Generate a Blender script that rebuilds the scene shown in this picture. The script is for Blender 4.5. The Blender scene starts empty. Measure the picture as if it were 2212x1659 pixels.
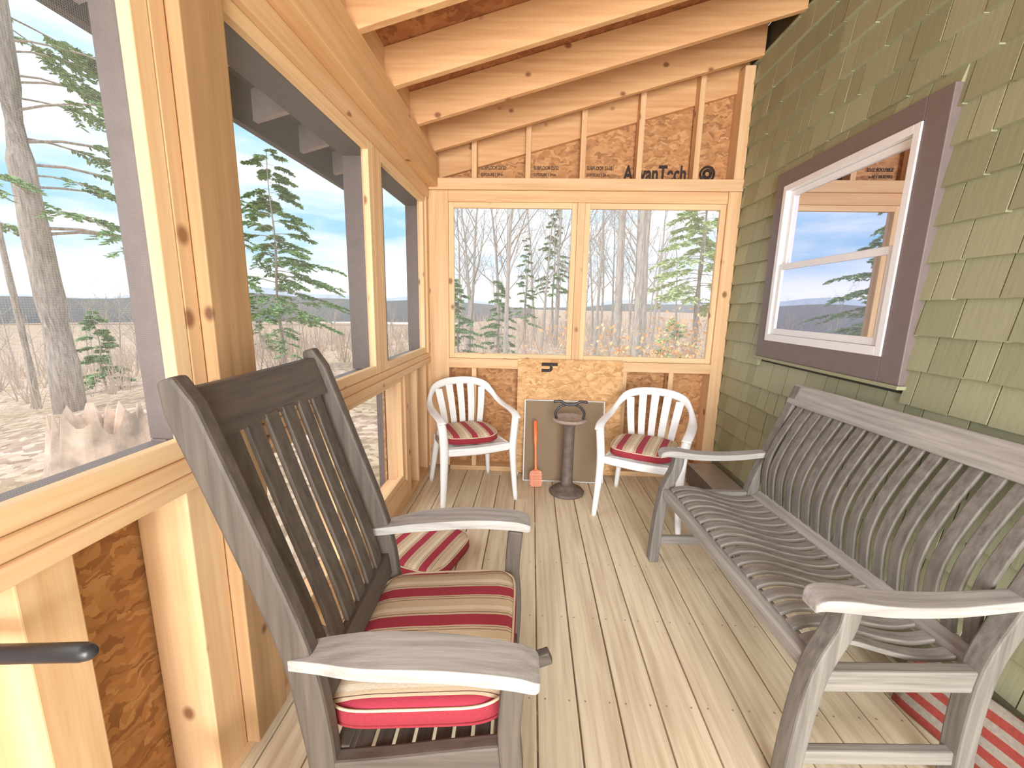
import bpy, math, random
from mathutils import Vector, Matrix, Euler
random.seed(7)
S=bpy.context.scene
COL=S.collection
try:
    S.view_settings.view_transform='Standard'; S.view_settings.look='None'; S.view_settings.gamma=1.14; S.view_settings.exposure=.2
except Exception: pass

def srgb(r,g,b):
    def c(v):
        v/=255.
        return v/12.92 if v<=.04045 else ((v+.055)/1.055)**2.4
    return (c(r),c(g),c(b),1)

# ------------------------------------------------------------ materials
def newmat(name):
    m=bpy.data.materials.new(name); m.use_nodes=True
    nt=m.node_tree; nt.nodes.clear()
    o=nt.nodes.new('ShaderNodeOutputMaterial'); b=nt.nodes.new('ShaderNodeBsdfPrincipled')
    nt.links.new(b.outputs[0],o.inputs[0])
    return m,nt,b,o
def N(nt,t,**k):
    n=nt.nodes.new(t)
    for a,v in k.items():
        if a in n.inputs: n.inputs[a].default_value=v
        else: setattr(n,a,v)
    return n
def ramp(nt,stops):
    r=nt.nodes.new('ShaderNodeValToRGB'); e=r.color_ramp.elements
    e[0].position,e[0].color=stops[0]; e[1].position,e[1].color=stops[-1]
    for p,c in stops[1:-1]:
        x=e.new(p); x.color=c
    return r
def MA(nt,op,a,b=None,c=None):
    n=N(nt,'ShaderNodeMath',operation=op)
    for i,v in enumerate((a,b,c)):
        if v is None: continue
        if isinstance(v,(int,float)): n.inputs[i].default_value=v
        else: nt.links.new(v,n.inputs[i])
    return n.outputs[0]
def coords(nt,scale,rand=True,space='Object'):
    tc=nt.nodes.new('ShaderNodeTexCoord'); L=nt.links
    mp=nt.nodes.new('ShaderNodeMapping'); mp.inputs['Scale'].default_value=scale
    src=tc.outputs[space]
    if rand:
        oi=nt.nodes.new('ShaderNodeObjectInfo'); mu=N(nt,'ShaderNodeMath',operation='MULTIPLY'); mu.inputs[1].default_value=37.0
        L.new(oi.outputs['Random'],mu.inputs[0])
        ad=N(nt,'ShaderNodeVectorMath',operation='ADD'); L.new(src,ad.inputs[0]); L.new(mu.outputs[0],ad.inputs[1]); src=ad.outputs[0]
    L.new(src,mp.inputs['Vector'])
    return mp,src
def wood(name,light,dark,axis='X',rough=.7,knots=True,gs=26.,island=False,bump=.1,knotcol=None,contrast=(.3,.7),spread=.12,dist=.15,screws=False,kf=6.):
    m,nt,b,o=newmat(name); L=nt.links
    sc=[gs,gs,gs]; sc['XYZ'.index(axis)]=gs*.045
    mp,src=coords(nt,sc)
    vec=mp.outputs[0]
    geo=None
    if island:
        geo=nt.nodes.new('ShaderNodeNewGeometry')
        mu=N(nt,'ShaderNodeMath',operation='MULTIPLY'); mu.inputs[1].default_value=91.
        L.new(geo.outputs['Random Per Island'],mu.inputs[0])
        ad=N(nt,'ShaderNodeVectorMath',operation='ADD'); L.new(vec,ad.inputs[0]); L.new(mu.outputs[0],ad.inputs[1]); vec=ad.outputs[0]
    n1=N(nt,'ShaderNodeTexNoise',Scale=1.,Detail=4.,Roughness=.6,Distortion=dist); L.new(vec,n1.inputs['Vector'])
    r=ramp(nt,[(contrast[0],dark),(contrast[1],light)]); L.new(n1.outputs['Fac'],r.inputs[0])
    colr=r.outputs[0]
    n2=N(nt,'ShaderNodeTexNoise',Scale=.12,Detail=2.); L.new(vec,n2.inputs['Vector'])
    hs=N(nt,'ShaderNodeHueSaturation'); L.new(colr,hs.inputs['Color'])
    mr=N(nt,'ShaderNodeMapRange'); mr.inputs['To Min'].default_value=1-spread; mr.inputs['To Max'].default_value=1+spread
    L.new(n2.outputs['Fac'],mr.inputs['Value'])
    val=mr.outputs[0]
    if island:
        m2=N(nt,'ShaderNodeMapRange'); m2.inputs['To Min'].default_value=.9; m2.inputs['To Max'].default_value=1.07
        L.new(geo.outputs['Random Per Island'],m2.inputs['Value'])
        mm=N(nt,'ShaderNodeMath',operation='MULTIPLY'); L.new(val,mm.inputs[0]); L.new(m2.outputs[0],mm.inputs[1]); val=mm.outputs[0]
    L.new(val,hs.inputs['Value']); colr=hs.outputs[0]
    if knots:
        ks=[kf,kf,kf]; ks['XYZ'.index(axis)]=kf*.75
        mk_=nt.nodes.new('ShaderNodeMapping'); mk_.inputs['Scale'].default_value=ks; L.new(src,mk_.inputs['Vector'])
        v=N(nt,'ShaderNodeTexVoronoi',Scale=1.); L.new(mk_.outputs[0],v.inputs['Vector'])
        kr=ramp(nt,[(.07,(1,1,1,1)),(.14,(.0,.0,.0,1))]); L.new(v.outputs['Distance'],kr.inputs[0])
        mx=N(nt,'ShaderNodeMix',data_type='RGBA'); L.new(kr.outputs[0],mx.inputs[0]); L.new(colr,mx.inputs[6])
        mx.inputs[7].default_value=knotcol or (dark[0]*.4,dark[1]*.3,dark[2]*.25,1); colr=mx.outputs[2]
    if screws:
        tc=nt.nodes.new('ShaderNodeTexCoord'); sp=nt.nodes.new('ShaderNodeSeparateXYZ'); L.new(tc.outputs['Object'],sp.inputs[0])
        fx=MA(nt,'FRACT',MA(nt,'DIVIDE',MA(nt,'ADD',sp.outputs['X'],1.4-.055),.14))
        ax=MA(nt,'MULTIPLY',MA(nt,'SUBTRACT',MA(nt,'ABSOLUTE',MA(nt,'SUBTRACT',fx,.5)),.3),.14)
        fy=MA(nt,'FRACT',MA(nt,'DIVIDE',MA(nt,'ADD',sp.outputs['Y'],1.56+.2),.4))
        ay=MA(nt,'MULTIPLY',MA(nt,'SUBTRACT',fy,.5),.4)
        d=MA(nt,'SQRT',MA(nt,'ADD',MA(nt,'MULTIPLY',ax,ax),MA(nt,'MULTIPLY',ay,ay)))
        k=MA(nt,'LESS_THAN',d,.0036)
        mx=N(nt,'ShaderNodeMix',data_type='RGBA'); L.new(k,mx.inputs[0]); L.new(colr,mx.inputs[6]); mx.inputs[7].default_value=srgb(140,124,104); colr=mx.outputs[2]
    L.new(colr,b.inputs['Base Color']); b.inputs['Roughness'].default_value=rough
    bp=N(nt,'ShaderNodeBump',Strength=bump,Distance=.01); L.new(n1.outputs['Fac'],bp.inputs['Height']); L.new(bp.outputs[0],b.inputs['Normal'])
    return m
def plain(name,col,rough=.5,metal=0.,noise=.1,scale=20.):
    m,nt,b,o=newmat(name); L=nt.links
    mp,src=coords(nt,(1,1,1))
    n=N(nt,'ShaderNodeTexNoise',Scale=scale,Detail=4.); L.new(mp.outputs[0],n.inputs['Vector'])
    r=ramp(nt,[(.3,tuple(c*(1-noise) for c in col[:3])+(1,)),(.7,tuple(min(1,c*(1+noise)) for c in col[:3])+(1,))])
    L.new(n.outputs['Fac'],r.inputs[0]); L.new(r.outputs[0],b.inputs['Base Color'])
    b.inputs['Roughness'].default_value=rough; b.inputs['Metallic'].default_value=metal
    return m
def bark(name,c0,c1):
    m,nt,b,o=newmat(name); L=nt.links
    mp,src=coords(nt,(22,22,3))
    n=N(nt,'ShaderNodeTexNoise',Scale=1.,Detail=5.,Roughness=.7); L.new(mp.outputs[0],n.inputs['Vector'])
    r=ramp(nt,[(.35,c0),(.65,c1)]); L.new(n.outputs['Fac'],r.inputs[0]); L.new(r.outputs[0],b.inputs['Base Color']); b.inputs['Roughness'].default_value=.95
    return m
def osb(name,cols,s=1.):
    m,nt,b,o=newmat(name); L=nt.links
    mp,src=coords(nt,(1,1,1))
    n0=N(nt,'ShaderNodeTexNoise',Scale=16.,Detail=3.); L.new(mp.outputs[0],n0.inputs['Vector'])
    ad=N(nt,'ShaderNodeMix',data_type='RGBA',blend_type='LINEAR_LIGHT'); ad.inputs[0].default_value=.05
    L.new(mp.outputs[0],ad.inputs[6]); L.new(n0.outputs['Color'],ad.inputs[7])
    m2=nt.nodes.new('ShaderNodeMapping'); m2.inputs['Scale'].default_value=(26*s,26*s,66*s); m2.inputs['Rotation'].default_value=(.6,.5,.4); L.new(ad.outputs[2],m2.inputs['Vector'])
    v=N(nt,'ShaderNodeTexVoronoi',Scale=1.); L.new(m2.outputs[0],v.inputs['Vector'])
    sp=nt.nodes.new('ShaderNodeSeparateColor'); L.new(v.outputs['Color'],sp.inputs[0])
    r=ramp(nt,[(0,cols[0]),(.3,cols[1]),(.7,cols[2]),(1,cols[3])]); L.new(sp.outputs[0],r.inputs[0])
    L.new(r.outputs[0],b.inputs['Base Color']); b.inputs['Roughness'].default_value=.75
    return m
LT=srgb(230,190,142); DK=srgb(208,158,108)
W={a:wood('pine_lumber_'+a,LT,DK,a) for a in 'XYZ'}
WR=wood('rafter_lumber',srgb(226,174,120),srgb(202,144,92),'X',kf=7.,gs=34)
WY=wood('header_lumber',srgb(226,178,124),srgb(204,150,98),'Y',kf=7.,gs=34)
WP=wood('post_lumber',srgb(182,140,94),srgb(144,106,68),'Z',gs=18,kf=7.)
TR={a:wood('trim_lumber_'+a,srgb(234,200,152),srgb(216,172,122),a,knots=True) for a in 'XYZ'}
DECK=wood('deck_boards',srgb(226,210,178),srgb(194,172,140),'Y',rough=.6,gs=40,island=True,knots=False,bump=.06,contrast=(.3,.6),spread=.05,dist=.3,screws=True)
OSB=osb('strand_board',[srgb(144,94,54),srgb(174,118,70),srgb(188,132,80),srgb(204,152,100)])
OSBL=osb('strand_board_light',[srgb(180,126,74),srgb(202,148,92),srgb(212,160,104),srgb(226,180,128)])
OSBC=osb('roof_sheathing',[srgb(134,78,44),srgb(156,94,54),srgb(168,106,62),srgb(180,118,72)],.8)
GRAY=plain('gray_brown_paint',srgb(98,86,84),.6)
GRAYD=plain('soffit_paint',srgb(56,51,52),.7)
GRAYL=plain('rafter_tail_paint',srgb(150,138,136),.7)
PURP=plain('casing_paint',srgb(108,94,92),.55,noise=.05)
WHITE=plain('white_vinyl',srgb(236,236,238),.35,noise=.02)
PLAST=plain('white_plastic',srgb(240,240,240),.35,noise=.02)
fk=dict(rough=.65,gs=60,knots=False,bump=.1,contrast=(.25,.75),spread=.12,dist=0.)
BENCH=wood('weathered_bench_wood',srgb(154,148,139),srgb(100,94,87),'X',**fk)
BENCHY=wood('weathered_lit_rail_wood',srgb(178,174,167),srgb(126,121,113),'Y',**fk)  # weathered gray, with the lit look of the rails put into the colour
BENCHZ=wood('weathered_slat_wood',srgb(130,124,116),srgb(80,74,67),'Z',**fk)
ROCKZ=wood('dark_weathered_wood',srgb(90,79,69),srgb(55,47,40),'Z',**fk)
ROCKX=wood('dark_weathered_rail',srgb(98,87,78),srgb(62,53,46),'X',**fk)
ROCKY=wood('dark_weathered_crossrail',srgb(90,79,69),srgb(55,47,40),'Y',**fk)
ROCKA=wood('silver_highlit_arm_wood',srgb(186,182,177),srgb(134,129,123),'X',**fk)  # weathered gray, with highlights on the arms put into the pale tone
BLACK=plain('black_metal',srgb(38,40,44),.35,noise=.2)
IRON=plain('brown_cast_iron',srgb(92,78,70),.6,noise=.3,scale=30)
ORANGE=plain('orange_plastic',srgb(244,116,56),.4,noise=.03)
PIPE=plain('cream_piping',srgb(212,188,156),.8,noise=.05)
REDF=plain('red_fabric',srgb(140,28,42),.9,noise=.12,scale=120)
INK=plain('black_ink',srgb(40,25,20),.8)
BARKG=bark('gray_bark',srgb(132,122,112),srgb(190,180,170))  # lightened toward distance haze for the bare trees
BARKF=bark('hazed_bark',srgb(150,138,128),srgb(204,192,182))  # haze over the far trees is put into this pale colour
BARKD=bark('brown_bark',srgb(134,120,110),srgb(200,186,174))
NEEDLE=plain('hemlock_needles',srgb(122,158,98),.8,noise=.35,scale=3)
NEEDLEP=plain('pale_pine_needles',srgb(192,208,150),.8,noise=.25,scale=3)
LEAFO=plain('dry_beech_leaves',srgb(232,182,124),.8,noise=.2,scale=3)
ROT=plain('rotten_stump_wood',srgb(206,178,156),.95,noise=.5,scale=4)

def stripes(name,period=.125):
    m,nt,b,o=newmat(name); L=nt.links
    tc=nt.nodes.new('ShaderNodeTexCoord'); sp=nt.nodes.new('ShaderNodeSeparateXYZ'); L.new(tc.outputs['Object'],sp.inputs[0])
    a=N(nt,'ShaderNodeMath',operation='ADD'); a.inputs[1].default_value=10+.02; L.new(sp.outputs['Y'],a.inputs[0])
    d=N(nt,'ShaderNodeMath',operation='DIVIDE'); d.inputs[1].default_value=period; L.new(a.outputs[0],d.inputs[0])
    f=N(nt,'ShaderNodeMath',operation='FRACT'); L.new(d.outputs[0],f.inputs[0])
    BE=srgb(208,184,150); RD=srgb(158,36,56); DKL=srgb(106,64,60)
    r=nt.nodes.new('ShaderNodeValToRGB'); r.color_ramp.interpolation='CONSTANT'
    st=[(0,RD),(.33,BE),(.39,DKL),(.41,BE),(.5,srgb(226,210,184)),(.62,BE),(.86,DKL),(.88,BE),(.94,DKL),(.955,BE)]
    e=r.color_ramp.elements; e[0].position,e[0].color=st[0]; e[1].position,e[1].color=st[-1]
    for p,c in st[1:-1]:
        x=e.new(p); x.color=c
    L.new(f.outputs[0],r.inputs[0]); L.new(r.outputs[0],b.inputs['Base Color']); b.inputs['Roughness'].default_value=.9
    n=N(nt,'ShaderNodeTexNoise',Scale=150.); L.new(tc.outputs['Object'],n.inputs['Vector'])
    bp=N(nt,'ShaderNodeBump',Strength=.2,Distance=.004); L.new(n.outputs['Fac'],bp.inputs['Height']); L.new(bp.outputs[0],b.inputs['Normal'])
    return m
STR=stripes('striped_fabric')
def rugmat():
    m,nt,b,o=newmat('striped_rug_weave'); L=nt.links
    tc=nt.nodes.new('ShaderNodeTexCoord'); sp=nt.nodes.new('ShaderNodeSeparateXYZ'); L.new(tc.outputs['Object'],sp.inputs[0])
    d=N(nt,'ShaderNodeMath',operation='MULTIPLY_ADD'); d.inputs[1].default_value=1/.055; d.inputs[2].default_value=10.; L.new(sp.outputs['Y'],d.inputs[0])
    f=N(nt,'ShaderNodeMath',operation='FRACT'); L.new(d.outputs[0],f.inputs[0])
    r=nt.nodes.new('ShaderNodeValToRGB'); r.color_ramp.interpolation='CONSTANT'
    r.color_ramp.elements[0].color=srgb(158,56,44); r.color_ramp.elements[1].position=.5; r.color_ramp.elements[1].color=srgb(164,152,138)
    L.new(f.outputs[0],r.inputs[0])
    w=N(nt,'ShaderNodeTexNoise',Scale=90.); L.new(tc.outputs['Object'],w.inputs['Vector'])
    mx=N(nt,'ShaderNodeMix',data_type='RGBA',blend_type='MULTIPLY'); mx.inputs[0].default_value=.5; L.new(r.outputs[0],mx.inputs[6]); L.new(w.outputs['Fac'],mx.inputs[7])
    L.new(mx.outputs[2],b.inputs['Base Color']); b.inputs['Roughness'].default_value=.95
    return m
RUG=rugmat()
def screenmat(axes):
    m,nt,b,o=newmat('insect_mesh'); L=nt.links
    tr=nt.nodes.new('ShaderNodeBsdfTransparent'); df=N(nt,'ShaderNodeBsdfDiffuse'); df.inputs['Color'].default_value=srgb(222,220,218)
    mx=nt.nodes.new('ShaderNodeMixShader')
    tc=nt.nodes.new('ShaderNodeTexCoord'); sp=nt.nodes.new('ShaderNodeSeparateXYZ'); L.new(tc.outputs['Object'],sp.inputs[0])
    outs=[]
    for ax in axes:
        f=MA(nt,'FRACT',MA(nt,'MULTIPLY',sp.outputs[ax],240.)); outs.append(MA(nt,'LESS_THAN',f,.25))
    m1=MA(nt,'MAXIMUM',outs[0],outs[1])
    L.new(MA(nt,'MULTIPLY_ADD',m1,.13,.06),mx.inputs[0]); L.new(tr.outputs[0],mx.inputs[1]); L.new(df.outputs[0],mx.inputs[2]); L.new(mx.outputs[0],o.inputs[0])
    return m
MESHY=screenmat('YZ'); MESHX=screenmat('XZ')
def darkmesh():
    m,nt,b,o=newmat('gray_fly_mesh'); L=nt.links
    tr=nt.nodes.new('ShaderNodeBsdfTransparent'); df=N(nt,'ShaderNodeBsdfDiffuse'); df.inputs['Color'].default_value=srgb(146,124,100)
    mx=nt.nodes.new('ShaderNodeMixShader'); mx.inputs[0].default_value=.75
    L.new(tr.outputs[0],mx.inputs[1]); L.new(df.outputs[0],mx.inputs[2]); L.new(mx.outputs[0],o.inputs[0])
    return m
DMESH=darkmesh()
def glass():
    m,nt,b,o=newmat('window_glass'); L=nt.links
    gl=N(nt,'ShaderNodeBsdfGlossy'); gl.inputs['Roughness'].default_value=.01; gl.inputs['Color'].default_value=(.74,.74,.86,1)
    df=N(nt,'ShaderNodeBsdfDiffuse'); df.inputs['Color'].default_value=srgb(90,90,100)
    mx=nt.nodes.new('ShaderNodeMixShader'); mx.inputs[0].default_value=.88
    L.new(df.outputs[0],mx.inputs[1]); L.new(gl.outputs[0],mx.inputs[2]); L.new(mx.outputs[0],o.inputs[0])
    return m
GLASS=glass()
def shinglemat():
    m,nt,b,o=newmat('sage_shingle_paint'); L=nt.links
    geo=nt.nodes.new('ShaderNodeNewGeometry')
    r=ramp(nt,[(0,srgb(142,143,109)),(.5,srgb(154,155,120)),(1,srgb(164,165,130))]); L.new(geo.outputs['Random Per Island'],r.inputs[0])
    mp,src=coords(nt,(40,60,4))
    n=N(nt,'ShaderNodeTexNoise',Scale=1.,Detail=3.); L.new(mp.outputs[0],n.inputs['Vector'])
    mx=N(nt,'ShaderNodeMix',data_type='RGBA',blend_type='MULTIPLY'); mx.inputs[0].default_value=.12
    L.new(r.outputs[0],mx.inputs[6]); L.new(n.outputs['Fac'],mx.inputs[7])
    L.new(mx.outputs[2],b.inputs['Base Color']); b.inputs['Roughness'].default_value=.6
    bp=N(nt,'ShaderNodeBump',Strength=.15,Distance=.006); L.new(n.outputs['Fac'],bp.inputs['Height']); L.new(bp.outputs[0],b.inputs['Normal'])
    return m
SHING=shinglemat()
def groundmat():
    m,nt,b,o=newmat('leaf_litter'); L=nt.links
    mp,src=coords(nt,(1,1,1),rand=False)
    v=N(nt,'ShaderNodeTexVoronoi',Scale=9.); L.new(mp.outputs[0],v.inputs['Vector'])
    sp=nt.nodes.new('ShaderNodeSeparateColor'); L.new(v.outputs['Color'],sp.inputs[0])
    r=ramp(nt,[(0,srgb(140,110,90)),(.5,srgb(182,152,130)),(1,srgb(216,192,172))]); L.new(sp.outputs[0],r.inputs[0])
    n=N(nt,'ShaderNodeTexNoise',Scale=.35,Detail=5.); L.new(mp.outputs[0],n.inputs['Vector'])
    r2=ramp(nt,[(.35,(.75,.78,.6,1)),(.6,(1,1,1,1))]); L.new(n.outputs['Fac'],r2.inputs[0])
    mx=N(nt,'ShaderNodeMix',data_type='RGBA',blend_type='MULTIPLY'); mx.inputs[0].default_value=1.
    L.new(r.outputs[0],mx.inputs[6]); L.new(r2.outputs[0],mx.inputs[7])
    L.new(mx.outputs[2],b.inputs['Base Color']); b.inputs['Roughness'].default_value=.95
    return m
GROUND=groundmat()

# ------------------------------------------------------------ mesh helpers
def mk(name,verts,faces,mat,parent=None,smooth=False,bevel=0,loc=(0,0,0),rot=None,**props):
    me=bpy.data.meshes.new(name); me.from_pydata([tuple(v) for v in verts],[],faces)
    mats=mat if isinstance(mat,(list,tuple)) else [mat]
    for q in mats: me.materials.append(q)
    me.update()
    if smooth:
        for p in me.polygons: p.use_smooth=True
    ob=bpy.data.objects.new(name,me); COL.objects.link(ob)
    ob.location=loc
    if rot: ob.rotation_euler=rot
    if parent: ob.parent=parent
    if bevel:
        b=ob.modifiers.new('bevel','BEVEL'); b.width=bevel; b.segments=2; b.limit_method='ANGLE'; b.angle_limit=math.radians(40)
    for k,v in props.items(): ob[k]=v
    return ob
def empty(name,loc=(0,0,0),rotz=0,**props):
    e=bpy.data.objects.new(name,None); COL.objects.link(e); e.location=loc; e.rotation_euler=(0,0,rotz); e.empty_display_size=.1
    for k,v in props.items(): e[k]=v
    return e
def bx(x0,x1,y0,y1,z0,z1):
    v=[(x0,y0,z0),(x1,y0,z0),(x1,y1,z0),(x0,y1,z0),(x0,y0,z1),(x1,y0,z1),(x1,y1,z1),(x0,y1,z1)]
    f=[(0,3,2,1),(4,5,6,7),(0,1,5,4),(1,2,6,5),(2,3,7,6),(3,0,4,7)]
    return v,f
def join(lst):
    V=[];F=[]
    for v,f in lst:
        o=len(V); V+=list(v); F+=[tuple(i+o for i in q) for q in f]
    return V,F
def box(name,x0,x1,y0,y1,z0,z1,mat,parent=None,bevel=.003,**p):
    cx,cy,cz=(x0+x1)/2,(y0+y1)/2,(z0+z1)/2
    v,f=bx(x0-cx,x1-cx,y0-cy,y1-cy,z0-cz,z1-cz)
    return mk(name,v,f,mat,parent,bevel=bevel,loc=(cx,cy,cz),**p)
def strip(prof,thick,y0,y1):
    n=len(prof);V=[];F=[]
    for i,(x,z) in enumerate(prof):
        a=prof[max(i-1,0)];b=prof[min(i+1,n-1)]
        tx,tz=b[0]-a[0],b[1]-a[1];l=math.hypot(tx,tz) or 1
        nx,nz=-tz/l,tx/l
        t=(thick if not isinstance(thick,(list,tuple)) else thick[i])/2
        V+=[(x+nx*t,y0,z+nz*t),(x-nx*t,y0,z-nz*t),(x-nx*t,y1,z-nz*t),(x+nx*t,y1,z+nz*t)]
    for i in range(n-1):
        o=4*i
        for k in range(4):
            F.append((o+k,o+(k+1)%4,o+4+(k+1)%4,o+4+k))
    F.append((0,3,2,1)); o=4*(n-1); F.append((o,o+1,o+2,o+3))
    return V,F
def smoothp(pts,k=4):
    out=[]
    n=len(pts)
    for i in range(n-1):
        p0=pts[max(i-1,0)];p1=pts[i];p2=pts[i+1];p3=pts[min(i+2,n-1)]
        for j in range(k):
            t=j/k
            out.append(tuple(.5*((2*b)+(-a+c)*t+(2*a-5*b+4*c-d)*t*t+(-a+3*b-3*c+d)*t**3) for a,b,c,d in zip(p0,p1,p2,p3)))
    out.append(tuple(pts[-1]))
    return out
def loft(st):
    V=[];F=[]
    for x,yc,hw,zc,ht in st:
        V+=[(x,yc-hw,zc-ht),(x,yc+hw,zc-ht),(x,yc+hw,zc+ht),(x,yc-hw,zc+ht)]
    for i in range(len(st)-1):
        o=4*i
        for k in range(4): F.append((o+k,o+4+k,o+4+(k+1)%4,o+(k+1)%4))
    F.append((0,1,2,3)); o=4*(len(st)-1); F.append((o+3,o+2,o+1,o))
    return V,F
def tube(path,rad,seg=8,flat=None,up=Vector((0,0,1)),closed=False):
    P=[Vector(p) for p in path];n=len(P);V=[];F=[]
    for i,p in enumerate(P):
        if closed: t=P[(i+1)%n]-P[i-1]
        else: t=P[min(i+1,n-1)]-P[max(i-1,0)]
        t.normalize()
        s=t.cross(up)
        if s.length<1e-3: s=t.cross(Vector((0,1,0)))
        s.normalize(); u=s.cross(t).normalized()
        r=rad[i] if isinstance(rad,(list,tuple)) else rad
        a,b=flat if flat else (1,1)
        for k in range(seg):
            q=2*math.pi*k/seg
            V.append(p+s*(math.cos(q)*r*a)+u*(math.sin(q)*r*b))
    m=n if closed else n-1
    for i in range(m):
        for k in range(seg):
            a=i*seg+k;b=i*seg+(k+1)%seg;c=((i+1)%n)*seg+(k+1)%seg;d=((i+1)%n)*seg+k
            F.append((a,b,c,d))
    if not closed:
        F.append(tuple(range(seg-1,-1,-1))); F.append(tuple(range((n-1)*seg,n*seg)))
    return V,F
def lathe(prof,seg=32,cx=0,cy=0):
    V=[];F=[]
    for r,z in prof:
        for k in range(seg):
            a=2*math.pi*k/seg; V.append((cx+r*math.cos(a),cy+r*math.sin(a),z))
    for i in range(len(prof)-1):
        for k in range(seg):
            F.append((i*seg+k,i*seg+(k+1)%seg,(i+1)*seg+(k+1)%seg,(i+1)*seg+k))
    F.append(tuple(range(seg-1,-1,-1))); F.append(tuple(range((len(prof)-1)*seg,len(prof)*seg)))
    return V,F
ST=dict(kind='structure')

# ------------------------------------------------------------ shell
XL=-.82; XO=-.96; XR=1.48; D=3.27; YB=-1.6
L=[]
k=-7
while True:
    x0=.055+.14*k
    if x0>1.47: break
    a,b=max(x0+.003,-.98),min(x0+.137,1.5)
    if b-a>.02:
        L.append(bx(a,b,YB,D+.14,-.03,0))
    k+=1
v,f=join(L); mk('floor',v,f,DECK,bevel=.003,**ST)
def zb(x): return 2.42+.267*(x+.72)
jo=[bx(-.95,1.48,y,y+.04,-.2,-.031) for y in [YB+.02+.4*i for i in range(13)]]
v,f=join(jo); mk('trim_1',v,f,W['X'],**ST)

def slab(xa,xb,y0,y1,off0,off1):
    v=[(xa,y0,zb(xa)+off0),(xb,y0,zb(xb)+off0),(xb,y1,zb(xb)+off0),(xa,y1,zb(xa)+off0),
       (xa,y0,zb(xa)+off1),(xb,y0,zb(xb)+off1),(xb,y1,zb(xb)+off1),(xa,y1,zb(xa)+off1)]
    return v,bx(0,1,0,1,0,1)[1]
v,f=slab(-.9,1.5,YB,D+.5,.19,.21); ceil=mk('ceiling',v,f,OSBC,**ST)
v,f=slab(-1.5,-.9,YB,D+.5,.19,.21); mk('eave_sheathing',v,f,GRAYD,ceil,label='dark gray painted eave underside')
ry=[3.18-.438*i for i in range(11)]
for y in ry:
    v,f=slab(-.86,XR,-.019,.019,0,.188); mk('rafter',v,f,WR,ceil,bevel=.003,loc=(0,y,0))
    v,f=slab(-1.46,-1.021,-.019,.019,.04,.188); mk('rafter_tail',v,f,GRAYL,ceil,loc=(0,y,0),label='painted rafter tail under the eave')
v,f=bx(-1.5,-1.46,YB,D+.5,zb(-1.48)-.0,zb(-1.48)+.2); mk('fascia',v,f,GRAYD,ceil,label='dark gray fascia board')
for i,y in enumerate(ry[:-1]):
    box('blocking',-.80,-.765,ry[i+1]+.02,y-.02,2.42,2.6,W['Y'],ceil)

# left wall
wl=box('wall_left',-.975,-.962,YB,1.1,0,.9,OSB,bevel=0,**ST)
def wlp(n,x0,x1,y0,y1,z0,z1,mat,**k):
    o=box(n,x0,x1,y0,y1,z0,z1,mat,None,**k); o.parent=wl; o.matrix_parent_inverse=Matrix.Translation(-wl.location); return o
XI=-.87
wlp('header',-.80,-.72,YB,D-.005,2.205,2.42,WY)
wlp('top_plate',XI,-.79,YB,D-.005,2.13,2.204,W['Y'])
wlp('sill_plate',-.96,-.795,YB,D-.005,.905,.942,W['Y'])
wlp('sill_plate',XI,-.805,YB,D-.005,.943,.98,W['Y'])
wlp('bottom_plate',-.96,XL,YB,D-.005,.001,.04,W['Y'])
wlp('post',XI,-.785,1.003,1.145,.04,2.203,WP)
wlp('stud',XI,-.815,.957,1.0,.98,2.13,W['Z'])
wlp('stud',XI,-.815,2.195,2.28,.98,2.13,W['Z'])
wlp('stud',XI,-.80,3.215,3.262,.98,2.13,W['Z'])
for y0,y1 in ((.56,.65),(.90,1.0),(1.712,1.798),(2.652,2.74),(2.93,2.97),(3.2,3.26)): wlp('stud',-.955,XL-.001,y0,y1,.04,.904,W['Z'])
wlp('stud',-.955,XL-.001,-.1,-.01,.04,.904,W['Z'])
wlp('sheathing',-.975,-.962,2.65,D,0,.9,OSB,bevel=0)
wlp('sheathing',-.975,-.962,1.14,2.65,0,.15,OSB,bevel=0)
for y0,y1 in ((1.03,1.24),(2.32,2.5),(3.42,3.56)): wlp('exterior_post_cladding',-1.02,XI-.001,y0,y1,.981,2.2,GRAY)
for y0,y1 in ((1.03,1.24),(2.66,2.8),(3.42,3.56)): wlp('exterior_post_cladding',-1.02,-.976,y0,y1,-.6,.98,GRAY)
wlp('exterior_post_cladding',-1.02,-.976,-1.0,-.7,-.3,2.2,GRAY)
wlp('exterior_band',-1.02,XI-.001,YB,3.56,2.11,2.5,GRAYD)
wlp('exterior_band',-1.02,-.976,YB,1.03,-.3,.96,GRAY)
wlp('exterior_band',-1.02,XI-.001,YB,3.56,.943,.975,GRAY)
wlp('exterior_band',-1.02,-.976,.95,3.56,.86,.942,GRAY)
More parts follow.
